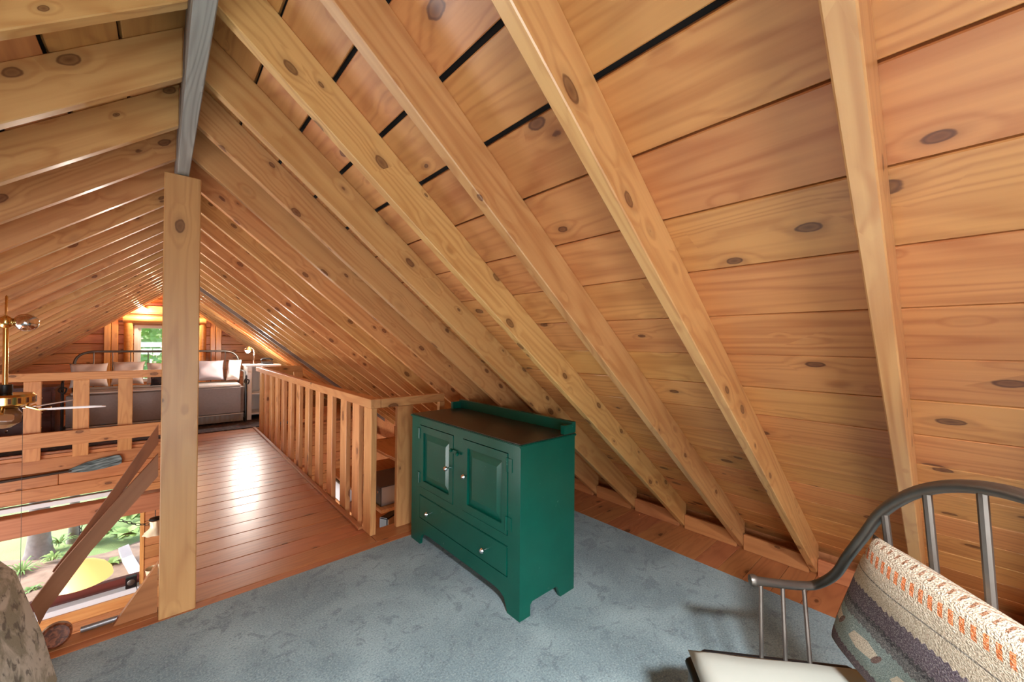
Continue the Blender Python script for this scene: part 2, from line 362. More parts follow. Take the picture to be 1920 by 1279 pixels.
# roof boards and rafters
for side, nm in ((1, 'right'), (-1, 'left')):
    roof = thing('ceiling_'+nm, 'sloping pine board roof with rafters on the '+('eave floor side' if side > 0 else 'open great room side'), None, (RX, 0, 2.537), kind='structure')
    mir = (lambda X: X) if side > 0 else (lambda X: 2*RX-X)
    dn = Vector((side*cA, 0, -sA))
    if side > 0: ys = [-1.53, -1.13, -.72, -.31, .105, .565, .973, 1.38, 1.80]+[2.19+.407*k for k in range(22)]
    else: ys = [1.42-.42*k for k in range(1, 7)][::-1]+[1.42+.42*k for k in range(23)]
    xs = [RX+.002]+[.097+.16*k+.0 for k in range(1, 21)]
    for k in range(20):
        xa, xb = xs[k]+((.004 if k < 5 else .0015) if k else 0), xs[k+1]-random.choice((.003, .005, .008) if k < 5 else (.0015, .002, .004))
        if k == 19: xb += .06
        i0 = random.choice((5, 7, 8, 10)); brk = [Y0]+[y for y in ys[i0::random.choice((7, 8, 9))] if y < Y1-.5]+[Y1]
        for a, b in zip(brk[:-1], brk[1:]):
            xm = (xa+xb)/2; wd = (xb-xa)/cA
            c = Vector((mir(xm), (a+b)/2, ztop(xm)))+Vector((side*sA, 0, cA))*.010
            board('roof_board', c, b-a-.003, wd, .02, (0, 1, 0), dn, 'roof', roof, .0025)
    # dark underlay above the boards
    p = [(mir(RX), Y0-.1, ztop(RX)+.03), (mir(3.5), Y0-.1, ztop(3.5)+.03), (mir(3.5), Y1+.1, ztop(3.5)+.03), (mir(RX), Y1+.1, ztop(RX)+.03)]
    MB().prism(p, (0, 0, .12)).build('roof_underlay', 'dark', roof)
    # rafters: profile in local (along slope, normal) coordinates
    def rafter_mesh(x_end, mat):
        org = Vector((RX+.028, zbot(RX+.028))); poly = []
        for X, Z in ((RX+.028, zbot(RX+.028)), (x_end, zbot(x_end)), (x_end, ztop(x_end)), (RX+.028, ztop(RX+.028))):
            q = Vector((X, Z))-org; poly.append((q.x*cA-q.y*sA, 0, q.x*sA+q.y*cA))
        mb = MB().prism([(p[0], -.02, p[2]) for p in poly], (0, .04, 0))
        me = bpy.data.meshes.new('rafter'); me.from_pydata(mb.v, [], mb.f); bm = bmesh.new(); bm.from_mesh(me)
        bmesh.ops.recalc_face_normals(bm, faces=bm.faces[:]); bmesh.ops.bevel(bm, geom=bm.edges[:], offset=.003, segments=1, affect='EDGES'); bm.to_mesh(me); bm.free()
        me.materials.append(M[mat]); return me
    short, long_, longg = rafter_mesh(3.02, 'rafter'), rafter_mesh(3.33, 'rafter'), rafter_mesh(3.33, 'grey_rafter')
    for i, y in enumerate(ys):
        if y > Y1-.05 or y < Y0+.05: continue
        sht = side > 0 and y < 2.7
        me = short if sht else (longg if (side > 0 and i == 21) else long_)
        xo = RX+.028 if side > 0 else RX-.028
        m = frame((xo, y, zbot(RX+.028)), (side*cA, 0, -sA), (0, side, 0))
        link('rafter', me, None, roof, m)
    if side > 0:
        # plates and blocking along the eave of the near loft
        yy = [y for y in ys if y < 2.7]
        for a, b in zip([-1.78]+yy[:-1], yy):
            abox('blocking', (2.985, a+.022, 0.0), (3.01, b-.022, .105), 'strip', roof)
rb = thing('ridge_beam', 'grey weathered ridge beam running along the roof peak', 'beam', (RX, 4.5, 2.25))
abox('timber', (RX-.024, Y0+.01, 2.25), (RX+.024, Y1-.01, 2.53), 'ridge', rb)

# floors
carpet = sfloor('floor_carpet', (-2.9, Y0, -.05), (2.60, 2.62, 0), 'carpet', 'blue grey pile carpet of the near loft')
ef = thing('floor_eave', 'strip of bare pine planks between the carpet and the eave', None, (2.8, 0, 0), kind='structure')
y = Y0
while y < 2.62:
    w = random.choice((.13, .14, .15)); b = min(y+w, 2.62)
    abox('plank', (2.602, y+.001, -.03), (3.09, b-.001, -.001), 'strip', ef, .002); y = b
MB().box((2.60, Y0, -.06), (3.2, 2.62, -.031)).build('subfloor', 'dark', ef)
wk = thing('floor_walkway', 'varnished plank walkway bridging the two lofts', None, (.6, 5, 0), kind='structure')
abox('nosing', (-2.9, 2.623, -.14), (2.6, 2.68, 0.0), 'strip', wk)
y = 2.682; n = 0
while y < 7.44:
    b = min(y+.193, 7.45); xl = -2.9 if n == 0 and False else .03
    abox('plank', (xl, y+.0015, -.03), (1.14, b-.0015, random.uniform(-.0015, .0005)), 'plank', wk, .004); y = b; n += 1
abox('edge_plank', (-2.9, 2.682, -.03), (.0, 2.78, 0), 'strip', wk)
abox('edge_plank', (1.142, 2.682, -.03), (2.6, 2.875, 0), 'plank', wk)
abox('joist', (.04, 2.7, -.24), (.08, 7.44, -.032), 'beam', wk); abox('joist', (1.09, 2.9, -.24), (1.13, 7.44, -.032), 'beam', wk)
MB().box((.03, 2.69, -.05), (1.13, 7.44, -.033)).build('underside', 'dark', wk)
abox('base_strip', (1.10, 2.93, 0.001), (1.135, 7.44, .022), 'plank', wk)
ff = thing('floor_far_loft', 'plank floor of the far sleeping loft', None, (0, 9, 0), kind='structure')
y = 7.452
while y < 11:
    b = min(y+.19, 11); abox('plank', (-3.2, y+.001, -.03), (3.0, b-.001, 0), 'plank', ff, .002); y = b
MB().box((-3.2, 7.53, -.20), (3.0, 11, -.035)).build('underside', 'beam', ff)
sfloor('floor_great_room', (-3.3, Y0, -2.62), (3.2, 7.5, -2.52), 'plank', 'dim plank floor of the great room below')
# outer walls
def wallbox(name, lo, hi, mat, label):
    return tag(MB().box(lo, hi).build(name, mat), label, None, None, 'structure')
wallbox('wall_right', (3.12, Y0, -2.62), (3.2, 11, .12), 'siding', 'low eave wall behind the rafter feet')
wl = thing('wall_left', 'great room side wall with an added wide window out of view', None, (-3.3, 4, -2.6), kind='structure')
for lo, hi in (((-3.4, Y0, -2.62), (-3.3, 11, -1.95)), ((-3.4, Y0, -.1), (-3.3, 11, .2)), ((-3.4, Y0, -1.95), (-3.3, 1.3, -.1)), ((-3.4, 5.9, -1.95), (-3.3, 11, -.1))):
    MB().box(lo, hi).build('wall_panel', 'siding', wl)
wp_ = thing('window_added_left', 'added wide great room side window out of view', None, (-3.35, 3.6, -1.95), kind='structure')  # invented window, opening for the added side daylight
MB().box((-3.36, 1.3, -1.95), (-3.355, 5.9, -.1)).build('pane', 'glass', wp_)
for y_ in (1.3, 3.57, 5.84): abox('frame_jamb', (-3.38, y_, -1.95), (-3.33, y_+.06, -.1), 'white', wp_)
wn = thing('wall_near', 'near gable wall with an added wide window behind the viewer', None, (0, Y0, 0), kind='structure')
def gtop(x): return ztop(x) if x > RX else ztop(2*RX-x)
wx0, wx1, wz0, wz1 = -1.5, .27, .10, 1.34
def gpoly(pts): MB().prism([(x, Y0, z) for x, z in pts], (0, -.1, 0)).build('wall_panel', 'siding', wn)
gpoly([(-3.3, -2.62), (3.2, -2.62), (3.2, wz0), (-3.3, wz0)])
gpoly([(-3.3, wz0), (wx0, wz0), (wx0, gtop(wx0)), (-3.3, gtop(-3.3))])
gpoly([(wx1, wz0), (3.2, wz0), (wx1, gtop(wx1))])
gpoly([(-1.45, wz1), (wx1, wz1), (wx1, gtop(wx1)), (RX, gtop(RX)), (-1.45, gtop(-1.45))])
wn2 = thing('window_added_near', 'added wide near gable window unseen behind the viewer', None, (-.6, Y0, wz0), kind='structure')  # invented window, opening for the added daylight from behind
MB().box((wx0, Y0-.06, wz0), (wx1, Y0-.054, wz1)).build('pane', 'glass', wn2)
for a_, b_ in ((wx0, wx0+.05), (wx1-.05, wx1)): abox('frame_jamb', (a_, Y0-.07, wz0), (b_, Y0-.045, min(wz1, gtop(wx0)-.02)), 'white', wn2)

# lower wall below the far loft (Y = 7.5) with the garden window
lw = thing('wall_far_lower', 'horizontal pine siding below the far loft', None, (0, 7.5, -2.5), kind='structure')
z = -.075; rows = []
while z > -2.5:
    zb = max(z-.174, -2.52); rows.append((zb, z)); z = zb
WX0, WX1, WZ0, WZ1 = -2.6, -.20, -1.97, -.62
for zb, zt in rows:
    segs = [(-3.3, 3.1)] if zb > WZ1-.1 else ([(-3.3, WX0-.06), (WX1+.04, 3.1)] if zt > WZ0-.02 else [(-3.3, 3.1)])
    for a, b in segs:
        cuts = [a]+[c for c in ((-.95, 1.35) if random.random() < .5 else (-2.1, .55)) if a+.3 < c < b-.3]+[b]
        for p, q in zip(cuts[:-1], cuts[1:]): abox('siding_plank', (p+.001, 7.45, max(zb, zb)+.002), (q-.001, 7.485, zt-.002), 'siding', lw, .006)
for lo, hi in (((-3.3, 7.486, WZ1+.02), (3.1, 7.53, -.05)), ((-3.3, 7.486, -2.6), (3.1, 7.53, WZ0-.03)), ((-3.3, 7.486, WZ0-.03), (WX0-.05, 7.53, WZ1+.02)), ((WX1+.05, 7.486, WZ0-.03), (3.1, 7.53, WZ1+.02))):
    MB().box(lo, hi).build('backing', 'dark', lw)
abox('rim_board', (-3.3, 7.44, -.073), (3.0, 7.5, -.032), 'siding', lw)
gw = thing('window_1', 'wide garden window in the lower wall with pale frame', None, (-1.4, 7.48, WZ0), kind='structure')
abox('frame_head', (WX0-.05, 7.44, WZ1-.055), (WX1+.05, 7.53, WZ1+.0), 'white', gw)
abox('frame_jamb', (WX1, 7.44, WZ0), (WX1+.045, 7.53, WZ1-.055), 'log', gw); abox('frame_jamb', (WX0-.05, 7.44, WZ0), (WX0, 7.53, WZ1-.055), 'log', gw)
abox('sill', (WX0-.05, 7.40, WZ0-.07), (WX1+.05, 7.53, WZ0), 'white', gw)
MB().box((WX0, 7.49, WZ0), (WX1, 7.496, WZ1-.055)).build('pane', 'glass', gw)
abox('sill_log', (-3.3, 7.36, WZ0-.22), (.05, 7.448, WZ0-.072), 'log', lw, .02)

# far gable wall at Y = 11
fg = thing('wall_far_gable', 'log sided far gable wall of the sleeping loft', None, (0, 11, 0), kind='structure')
GX0, GX1, GZ0, GZ1 = -.42, .58, .55, 1.70
z = 0.0
while z < 2.5:
    zt = z+.188
    hw = max(.0, (2.537-zt)/SL)   # half width at top edge of the course
    for a, b in ([(RX-hw-.12, RX+hw+.12)] if (zt < GZ0+.05 or z > GZ1-.05) else [(RX-hw-.12, GX0), (GX1, RX+hw+.12)]):
        if b-a > .05: abox('siding_plank', (a, 10.965, z+.002), (b, 11.0, zt-.002), 'siding', fg, .012)
    z = zt
for pts in ([(-3.3, 0), (GX0, 0), (GX0, 2.5), (-3.3, -.2)], [(GX1, 0), (3.2, 0), (3.2, .04), (GX1, 2.5)], [(GX0, 0), (GX1, 0), (GX1, GZ0), (GX0, GZ0)], [(GX0, GZ1), (GX1, GZ1), (GX1, 2.3), (RX, 2.6), (GX0, 2.3)]):
    MB().prism([(x, 11.001, min(zz, gtop(x)+.05)) for x, zz in pts], (0, .06, 0)).build('backing', 'dark', fg)
for x0, x1 in ((-.84, -.745), (-.74, -.645), (.80, .89), (.895, 1.0)):
    abox('vertical_plank', (x0, 10.91, 0), (x1, 10.962, gtop(max(abs(x0-RX), abs(x1-RX))+RX)-.02), 'log', fg, .008)
abox('header', (-.64, 10.90, 1.93), (.80, 10.962, 1.955), 'beam', fg); abox('header', (-.52, 10.915, 1.957), (.66, 10.962, 2.10), 'siding', fg, .008)
g2 = thing('window_2', 'white framed gable window with rounded log trim', None, (.08, 11, GZ0), kind='structure')
abox('frame_jamb', (GX0, 10.96, GZ0), (GX0+.06, 11.05, GZ1), 'white', g2); abox('frame_jamb', (GX1-.06, 10.96, GZ0), (GX1, 11.05, GZ1), 'white', g2)
abox('frame_head', (GX0+.06, 10.96, GZ1-.06), (GX1-.06, 11.05, GZ1), 'white', g2); abox('frame_sill', (GX0+.06, 10.96, GZ0), (GX1-.06, 11.05, GZ0+.06), 'white', g2)
abox('sash', (GX0+.06, 10.985, GZ0+.06), (GX0+.10, 11.02, GZ1-.06), 'white', g2); abox('sash', (GX1-.10, 10.985, GZ0+.06), (GX1-.06, 11.02, GZ1-.06), 'white', g2)
abox('meeting_rail', (GX0+.10, 10.985, 1.14), (GX1-.10, 11.02, 1.18), 'white', g2)
MB().box((GX0+.10, 11.0, GZ0+.06), (GX1-.10, 11.005, GZ1-.06)).build('pane', 'glass', g2)
MB().tube([(-.58, 10.93, 1.81), (.72, 10.93, 1.81)], .075, 14).build('log_trim', 'log', g2, smooth='auto')
MB().tube([(-.50, 10.935, .3), (-.50, 10.935, 1.735)], .068, 14).build('log_trim', 'log', g2, smooth='auto')
MB().tube([(.66, 10.935, .3), (.66, 10.935, 1.735)], .068, 14).build('log_trim', 'log', g2, smooth='auto')

# ------------------------------------------------------------------ posts and railings
pt = thing('support_post', 'square knotty pine post carrying the ridge beam', 'post', (.072, 2.70, 0))
abox('shaft', (0, 2.628, 0), (.146, 2.768, 2.248), 'post', pt, .004)

wr = thing('walkway_railing', 'pine railing with upright slats along the walkway turning at the stair opening', 'railing', (1.17, 5, 0))
abox('corner_post', (1.132, 2.785, 0.001), (1.174, 2.925, .917), 'rail', wr)
abox('top_rail', (1.125, 2.78, .918), (1.20, 7.42, .985), 'rail', wr); abox('cross_rail', (1.202, 2.78, .918), (1.74, 2.82, .985), 'rail', wr)
for y in [3.05, 3.33]+[3.69+.372*k for k in range(10)]:
    abox('slat', (1.142, y, -.20), (1.18, y+.14, .916), 'rail', wr)
for x in (1.335, 1.70): abox('slat', (x, 2.79, 0.001), (x+.13 if x < 1.5 else x+.05, 2.83, .916 if x < 1.5 else .916), 'rail', wr)

lr = thing('loft_railing', 'wide slat pine railing across the far loft beside the walkway', 'railing', (-1.4, 7.43, 0))
abox('top_rail', (-3.0, 7.385, .885), (.0, 7.45, .985), 'rail', lr); abox('bottom_rail', (-3.0, 7.36, .075), (.0, 7.40, .255), 'rail', lr)
for x in (-.43, -.833, -1.234, -1.636, -2.04, -2.44): abox('slat', (x, 7.402, -.085), (x+.14, 7.437, .883), 'rail', lr)
rr_ = thing('eave_railing', 'short pine railing of the far loft running under the rafters', 'railing', (1.5, 7.43, 0))
abox('top_rail', (1.205, 7.385, .885), (1.80, 7.45, .985), 'rail', rr_); abox('bottom_rail', (1.205, 7.36, .075), (2.3, 7.40, .255), 'rail', rr_)
for x in (1.30, 1.67): abox('slat', (x, 7.402, -.085), (x+.14, 7.437, .883), 'rail', rr_)

# diagonal timbers beside the post
def slab(name, pix, Y, thick, mat, parent, bev=.003):
    mb = MB().prism([onY(x, y, Y) for x, y in pix], (0, thick, 0)); return mb.build(name, mat, parent, bevel=0)
def diag(name, label, pix, Y, th, mat):
    """plank lying in a vertical plane, its outline given by image points on that plane"""
    p = [onY(x, y, Y) for x, y in pix]; ax = (p[0]-p[-1]).normalized(); fm = frame((p[0]+p[-1])/2, ax, (0, 1, 0)); inv = fm.inverted()
    t = thing(name, label, 'timber', tuple(p[-1])); MB().prism([inv @ q for q in p], (0, th, 0)).build('plank', mat, t, fm)
diag('diagonal_brace', 'wide brown diagonal timber leaning from the post down to the loft edge', [(296.5, 852), (296.5, 893), (172, 1032), (88, 1146), (74, 1172), (58, 1132), (113, 1060), (240, 914)], 2.69, .035, 'brace')
diag('slanting_handrail', 'narrow dark slanting rail meeting the post above the wide diagonal timber', [(297, 797), (297, 832), (240, 910), (110, 1078), (98, 1072), (137, 1022), (216, 913)], 2.732, .03, wood('dark_handrail', (146, 84, 50), (108, 58, 34), (70, 40, 24), .75))
gs = thing('gusset', 'triangular wood gusset where the post meets the loft edge', 'gusset', (-.06, 2.73, 0))
MB().prism([(-.165, 2.72, .001), (-.004, 2.72, .25), (-.004, 2.72, .001)], (0, .035, 0)).build('panel', 'strip', gs)
lc = onY(105, 1177, 2.71); lg = thing('log_slice', 'round reddish log slice propped on the loft edge beside the diagonal timber', 'log', (lc.x, lc.y, 0))
def mk_slice():
    t = NT('log_slice'); v = t.n('TexCoord').outputs['Object']; le = t.n('VectorMath', operation='LENGTH'); t.l(t.vmath('SUBTRACT', v, (.012, -.004, 0)), le.inputs[0])
    n = t.noise(v, 30, 4); r = t.math('SINE', t.math('MULTIPLY', t.math('ADD', le.outputs['Value'], t.math('MULTIPLY', n, .035)), 420)); b = t.noise(v, 55, 3, 1.0)
    c = t.mix(t.math('ADD', t.math('MULTIPLY', r, .35), .5), lin(104, 56, 38), lin(164, 100, 66)); c = t.mix(t.ramp(b, [(.45, gray(0)), (.62, gray(.8))]), c, lin(62, 30, 22)); t.base(c, .4); return t.m
dcam = (O-lc).normalized(); dcam = Vector((dcam.x, dcam.y, .25)).normalized()
MB().lathe([(.001, .025), (.042, .025), (.050, .018), (.052, -.018), (.047, -.025), (.001, -.025)], (0, 0, 0), 24).build('slice', mk_slice(), lg, frame((lc.x, lc.y, .0545), dcam.orthogonal(), dcam.cross(dcam.orthogonal())), smooth='auto')
tb = thing('grey_tube', 'slim grey tube lying along the loft edge beside the log', 'tube', (-.2, 2.76, 0))
MB().tube([(-.275, 2.765, .014), (-.04, 2.765, .014)], .013, 12).build('tube', 'tube', tb, smooth='auto')

# ------------------------------------------------------------------ green cabinet
cx0, cx1, cy0, cy1, ch_ = 1.351, 1.775, 1.442, 2.585, .872
cab = thing('cabinet', 'dark green painted two door cabinet standing on the blue carpet', 'cabinet', (1.56, 2.01, 0))
cb = MB()
fr = [(1.442, .0), (1.537, .0), (1.548, .04), (1.565, .068), (1.595, .084), (1.64, .091), (1.70, .093), (2.33, .093), (2.40, .088), (2.435, .07), (2.455, .035), (2.462, 0), (2.585, 0)]
poly = [(cx0, y, z) for y, z in fr]+[(cx0, cy1, ch_), (cx0, cy0, ch_)]
# front frame as strips (concave outline)
def strip_front(mb, x, th):
    pts = fr
    for (ya, za), (yb, zb) in zip(pts[:-1], pts[1:]):
        if yb-ya < 1e-6: continue
        mb.prism([(x, ya, za), (x, yb, zb), (x, yb, .175), (x, ya, .175)], (th, 0, 0))
strip_front(cb, cx0, .02)
stiles = [((cy0, .175), (1.536, ch_)), ((1.536, .345), (2.468, .398)), ((1.536, .175), (2.468, .182)), ((1.536, .828), (2.468, ch_)), ((2.468, .175), (cy1, ch_)), ((1.948, .398), (2.048, .828))]
for (ya, za), (yb, zb) in stiles: cb.box((cx0, ya, za), (cx0+.02, yb, zb))
cb.build('front_frame', 'green', cab)
sd = [(cx0+.02, 0), (1.427, 0), (1.427, .055), (1.442, .069), (1.631, .069), (1.645, .04), (1.66, 0), (cx1, 0), (cx1, ch_), (cx0+.02, ch_)]
for yy in (cy0, cy1-.02):
    mb = MB()
    for (xa, za), (xb, zb) in (((cx0+.02, 0), (1.427, ch_)), ((1.427, .062), (1.645, ch_)), ((1.645, 0), (cx1, ch_))): mb.box((xa, yy, za), (xb, yy+.02, zb))
    mb = MB().prism([(x, yy, z) for x, z in sd], (0, .02, 0)); mb.build('side_panel', 'green', cab)
MB().box((cx1-.015, cy0+.02, .07), (cx1, cy1-.02, ch_)).build('back_panel', 'green', cab)
MB().box((cx0+.02, cy0+.02, .10), (cx1-.015, cy1-.02, .12)).build('bottom_board', 'green', cab)
MB().box((cx0-.012, cy0-.008, ch_), (cx1+.008, cy1+.008, ch_+.014)).build('top_moulding', 'green', cab, bevel=.004)
MB().box((cx0-.002, cy0+.002, ch_+.0145), (cx1, cy1, ch_+.019)).build('top_surface', 'topbrown', cab)
gz = ch_+.0195
mb = MB().box((cx1-.022, cy0, gz), (cx1+.006, cy1, gz+.062)); mb.box((1.68, cy0-.002, gz), (cx1-.022, cy0+.024, gz+.050)); mb.box((1.68, cy1-.024, gz), (cx1-.022, cy1+.002, gz+.050)); mb.build('gallery', 'green', cab)
def door(ya, yb, za, zb, knob_y, label=None):
    d = MB(); x = cx0-.003
    fw = .045
    for lo, hi in (((ya, za), (ya+fw, zb)), ((yb-fw, za), (yb, zb)), ((ya+fw, za), (yb-fw, za+fw)), ((ya+fw, zb-fw), (yb-fw, zb))): d.box((x, lo[0], lo[1]), (x+.02, hi[0], hi[1]))
    dd = d.build('door', 'green', cab)
    ia, ib, ja, jb = ya+fw, yb-fw, za+fw, zb-fw; e = .045
    p = MB(); v = [(x+.014, ia, ja), (x+.014, ib, ja), (x+.014, ib, jb), (x+.014, ia, jb), (x+.004, ia+e, ja+e), (x+.004, ib-e, ja+e), (x+.004, ib-e, jb-e), (x+.004, ia+e, jb-e)]
    p.add(v, [(0, 1, 5, 4), (1, 2, 6, 5), (2, 3, 7, 6), (3, 0, 4, 7), (4, 5, 6, 7)]); p.build('raised_panel', 'green', dd)
    k = MB().lathe([(.005, 0), (.005, .014), (.014, .018), (.0155, .025), (.011, .033), (.0005, .036)], (x, knob_y, .616), 14, (-1, 0, 0)).build('knob', 'chrome', dd, smooth='auto')
door(2.052, 2.464, .402, .824, 2.098); door(1.541, 1.944, .402, .824, 1.905)
dr = MB().box((cx0-.002, 1.541, .186), (cx0+.016, 2.464, .341)).build('drawer', 'green', cab, bevel=.003)
for ky in (2.327, 1.722):
    MB().lathe([(.005, 0), (.005, .014), (.014, .018), (.0155, .025), (.011, .033), (.0005, .036)], (cx0-.002, ky, .256), 14, (-1, 0, 0)).build('knob', 'chrome', dr, smooth='auto')
for hy, hz in ((2.49, .768), (2.487, .463), (1.520, .768), (1.524, .463)):
    s = 1 if hy > 2 else -1
    mb = MB().box((cx0-.004, hy-.016, hz-.035), (cx0, hy+.016, hz+.035)); mb.tube([(cx0-.006, hy-s*.02, hz-.036), (cx0-.006, hy-s*.02, hz+.036)], .005, 8)
    mb.build('hinge', 'green', cab)
mb = MB().box((cx0-.012, 2.00, .722), (cx0-.001, 2.075, .742)); mb.lathe([(.004, 0), (.012, .012), (.010, .022), (.001, .026)], (cx0-.004, 1.985, .728), 12, (-1, 0, 0)); mb.lathe([(.006, 0), (.010, .010), (.001, .016)], (cx0-.01, 2.055, .735), 10, (-1, 0, 0))
mb.build('latch', 'green', cab)

# ------------------------------------------------------------------ bow backed metal settee with cushion and knit pillow
sa = R(-50); va = Vector((math.cos(sa), math.sin(sa), 0)); vb = Vector((va.y, -va.x, 0)); P0 = Vector((1.56, .26, 0))
def SP(t, s, z): return P0+vb*t-va*s+Vector((0, 0, z))
TW = 1.10
st = thing('settee', 'bow backed pewter metal settee beside the sloping roof', 'settee', tuple(P0+vb*TW/2-va*.2))
half = [(-.033, .20, .629), (-.047, .11, .617), (-.062, .03, .610), (-.052, -.005, .625), (.022, -.01, .70), (.096, 0, .798), (.16, 0, .89), (.217, 0, .972), (.30, 0, 1.048), (.385, 0, 1.098), (.47, 0, 1.126), (.55, 0, 1.135)]
pts = [SP(*p) for p in half]+[SP(TW-t, s, z) for t, s, z in half[-2::-1]]
MB().tube(smoothpts(pts, 6), .0135, 12).build('bow_rail', 'iron', st, smooth='auto')
for t_ in (0, 1):
    q = SP(-.033 if not t_ else TW+.033, .20, .629); MB().lathe([(.001, -.012), (.016, -.010), (.019, 0), (.016, .010), (.001, .014)], q, 12, -va).build('arm_finial', 'iron', st, smooth='auto')
def railz(t):
    t = min(t, TW-t)
    for (ta, _, za), (tb, _, zb) in zip(half[3:-1], half[4:]):
        if ta <= t <= tb: return za+(zb-za)*(t-ta)/(tb-ta)
    return .66
for t in (.225, .345, .465, .585, .705, .825): MB().tube([SP(t, .0, railz(t)-.005), SP(t*.92+.035, -.055, .405)], .0085, 8).build('spindle', 'iron', st, smooth='auto')
for e in (0, 1):
    for s, tt in ((.175, -.036), (.105, -.046), (.035, -.058)):
        t0, t1 = (tt, .015) if not e else (TW-tt, TW-.015)
        MB().tube([SP(t0, s, .612), SP(t1, s+.02, .405)], .0065, 8).build('spindle', 'iron', st, smooth='auto')
ring = [SP(.01, -.055, .40), SP(.01, .36, .40), SP(.05, .42, .40), SP(TW-.05, .42, .40), SP(TW-.01, .36, .40), SP(TW-.01, -.055, .40), SP(.01, -.055, .40)]
MB().tube(ring, .014, 10).build('seat_frame', 'black', st, smooth='auto')
for t, s in ((.03, .40), (TW-.03, .40), (.03, -.045), (TW-.03, -.045)): MB().tube([SP(t, s, .40), SP(t+(-.03 if t < .5 else .03), s+(.03 if s > .2 else -.03), .0)], .012, 8).build('leg', 'iron', st, smooth='auto')
fx = frame(SP(TW/2+.02, .19, .449), vb, -va)
cushion('seat_cushion', TW-.09, .48, .075, 'ivory', None, fx, 24, 10, .0, .004, 3)
tag(bpy.data.objects['seat_cushion'], 'pale ivory seat cushion lying on the metal settee', 'cushion')
cp = MB()
def plane_pt(px, s):
    d = ray(*px); q = P0-va*s; t = va.dot(q-O)/va.dot(d); return O+d*t
TL = plane_pt((1636, 1006), .035); BL = plane_pt((1560, 1188), .0)
upv = (TL-BL); pw = .60; Hh = upv.length
cen = (TL+BL)/2+vb*pw/2
M['knit'] = mk_knit(Hh/.49)
shx = upv.dot(vb); Hy = (upv-vb*shx).length
kp = cushion('knit_pillow', pw, Hy*1.04, .12, 'knit', None, frame(cen, vb, upv), 30, 3.6, .03, .004, 5, shear=shx/Hy)
tag(kp, 'striped chunky knit pillow in cream purple and teal leaning on the settee back', 'pillow')

# ------------------------------------------------------------------ upholstered chair at the loft edge
ac = thing('armchair', 'low armchair with mottled cream and grey upholstery beside the loft edge', 'armchair', (-.65, 1.95, 0))
def rounded(name, poly, y0, y1, mat, par, bev):
    MB().prism([(x, y0, z) for x, z in poly], (0, y1-y0, 0)).build(name, mat, par, smooth='auto', bevel=bev)
rounded('backrest', [(-.285, .03), (-.33, .26), (-.40, .53), (-.455, .61), (-.53, .64), (-.60, .60), (-.56, .40), (-.50, .03)], 1.55, 2.37, 'mottle', ac, .04)
rounded('seat', [(-.50, .08), (-1.12, .08), (-1.14, .38), (-.53, .40)], 1.62, 2.30, 'mottle', ac, .03)
for a, b in ((1.50, 1.615), (2.305, 2.40)): rounded('arm', [(-.52, .06), (-1.10, .06), (-1.12, .52), (-.585, .56)], a, b, 'mottle', ac, .03)
for x, y in ((-.40, 1.62), (-.40, 2.28), (-1.05, 1.62), (-1.05, 2.28)): MB().box((x-.025, y-.025, 0), (x+.025, y+.025, .085)).build('foot', 'redwood', ac)

# ------------------------------------------------------------------ ceiling fan over the great room
fanp = Vector((-.80, 4.32, 0)); fan = thing('ceiling_fan', 'brass ceiling fan with pale blades hanging over the great room', 'ceiling fan', (fanp.x, fanp.y, .9))
MB().lathe([(.001, 1.70), (.006, 1.69), (.006, 1.56), (.032, 1.54), (.036, 1.51), (.028, 1.485), (.014, 1.475)], (fanp.x, fanp.y, 0), 20).build('canopy', 'brass', fan, smooth='auto')
mb = MB().lathe([(.062*math.sin(a), -.062*math.cos(a)) for a in [math.pi*k/12 for k in range(13)]], (fanp.x+.085, fanp.y+.02, 1.515), 20); mb.build('globe', 'chrome', fan, smooth='auto')
MB().tube([(fanp.x, fanp.y, 1.48), (fanp.x, fanp.y, 1.07)], .0135, 14).build('downrod', 'brass', fan, smooth='auto')
MB().lathe([(.001, 1.085), (.035, 1.085), (.035, 1.03), (.03, 1.02)], (fanp.x, fanp.y, 0), 18).build('collar', 'black', fan, smooth='auto')
hs = MB().lathe([(.02, 1.025), (.125, 1.02), (.140, 1.005), (.140, .955), (.11, .935), (.02, .932)], (fanp.x, fanp.y, 0), 28).build('motor_housing', 'brass', fan, smooth='auto')
for k in range(20):
    a = 2*math.pi*k/20; c = Vector((fanp.x+.1405*math.cos(a), fanp.y+.1405*math.sin(a), .98)); board('vent', c, .035, .014, .003, (0, 0, 1), (-math.sin(a), math.cos(a), 0), 'redwood', hs, 0)
MB().lathe([(.02, .931), (.06, .92), (.08, .88), (.07, .82), (.03, .79), (.001, .785)], (fanp.x, fanp.y, 0), 20).build('switch_bowl', plain('amber_bowl', (120, 92, 66), .25), fan, smooth='auto')
a0 = R(-11)
for k in range(5):
    a = a0+k*2*math.pi/5; d = Vector((math.cos(a), math.sin(a), 0)); n_ = Vector((-math.sin(a), math.cos(a), 0)); base = Vector((fanp.x, fanp.y, .90))
    wdt = n_*1+Vector((0, 0, -.20)); wdt.normalize()
    mb = MB(); prof = [(.17, .040), (.22, .055), (.38, .062), (.46, .058), (.49, .040), (.50, .0)]
    pl = [base+d*r+wdt*w for r, w in prof]+[base+d*r-wdt*w for r, w in prof[::-1][1:]]
    mb.prism(pl, (0, 0, .006)); bl = mb.build('blade', 'white', fan)
    MB().tube([base+d*.10+Vector((0, 0, .03)), base+d*.17+Vector((0, 0, .0)), base+d*.22+Vector((0, 0, .012))], .009, 6).build('blade_iron', 'brass', bl, smooth='auto')
MB().tube([(fanp.x+.075, fanp.y+.03, .86), (fanp.x+.075, fanp.y+.03, -.33)], .0013, 6).build('pull_cord', 'oarhandle', fan)

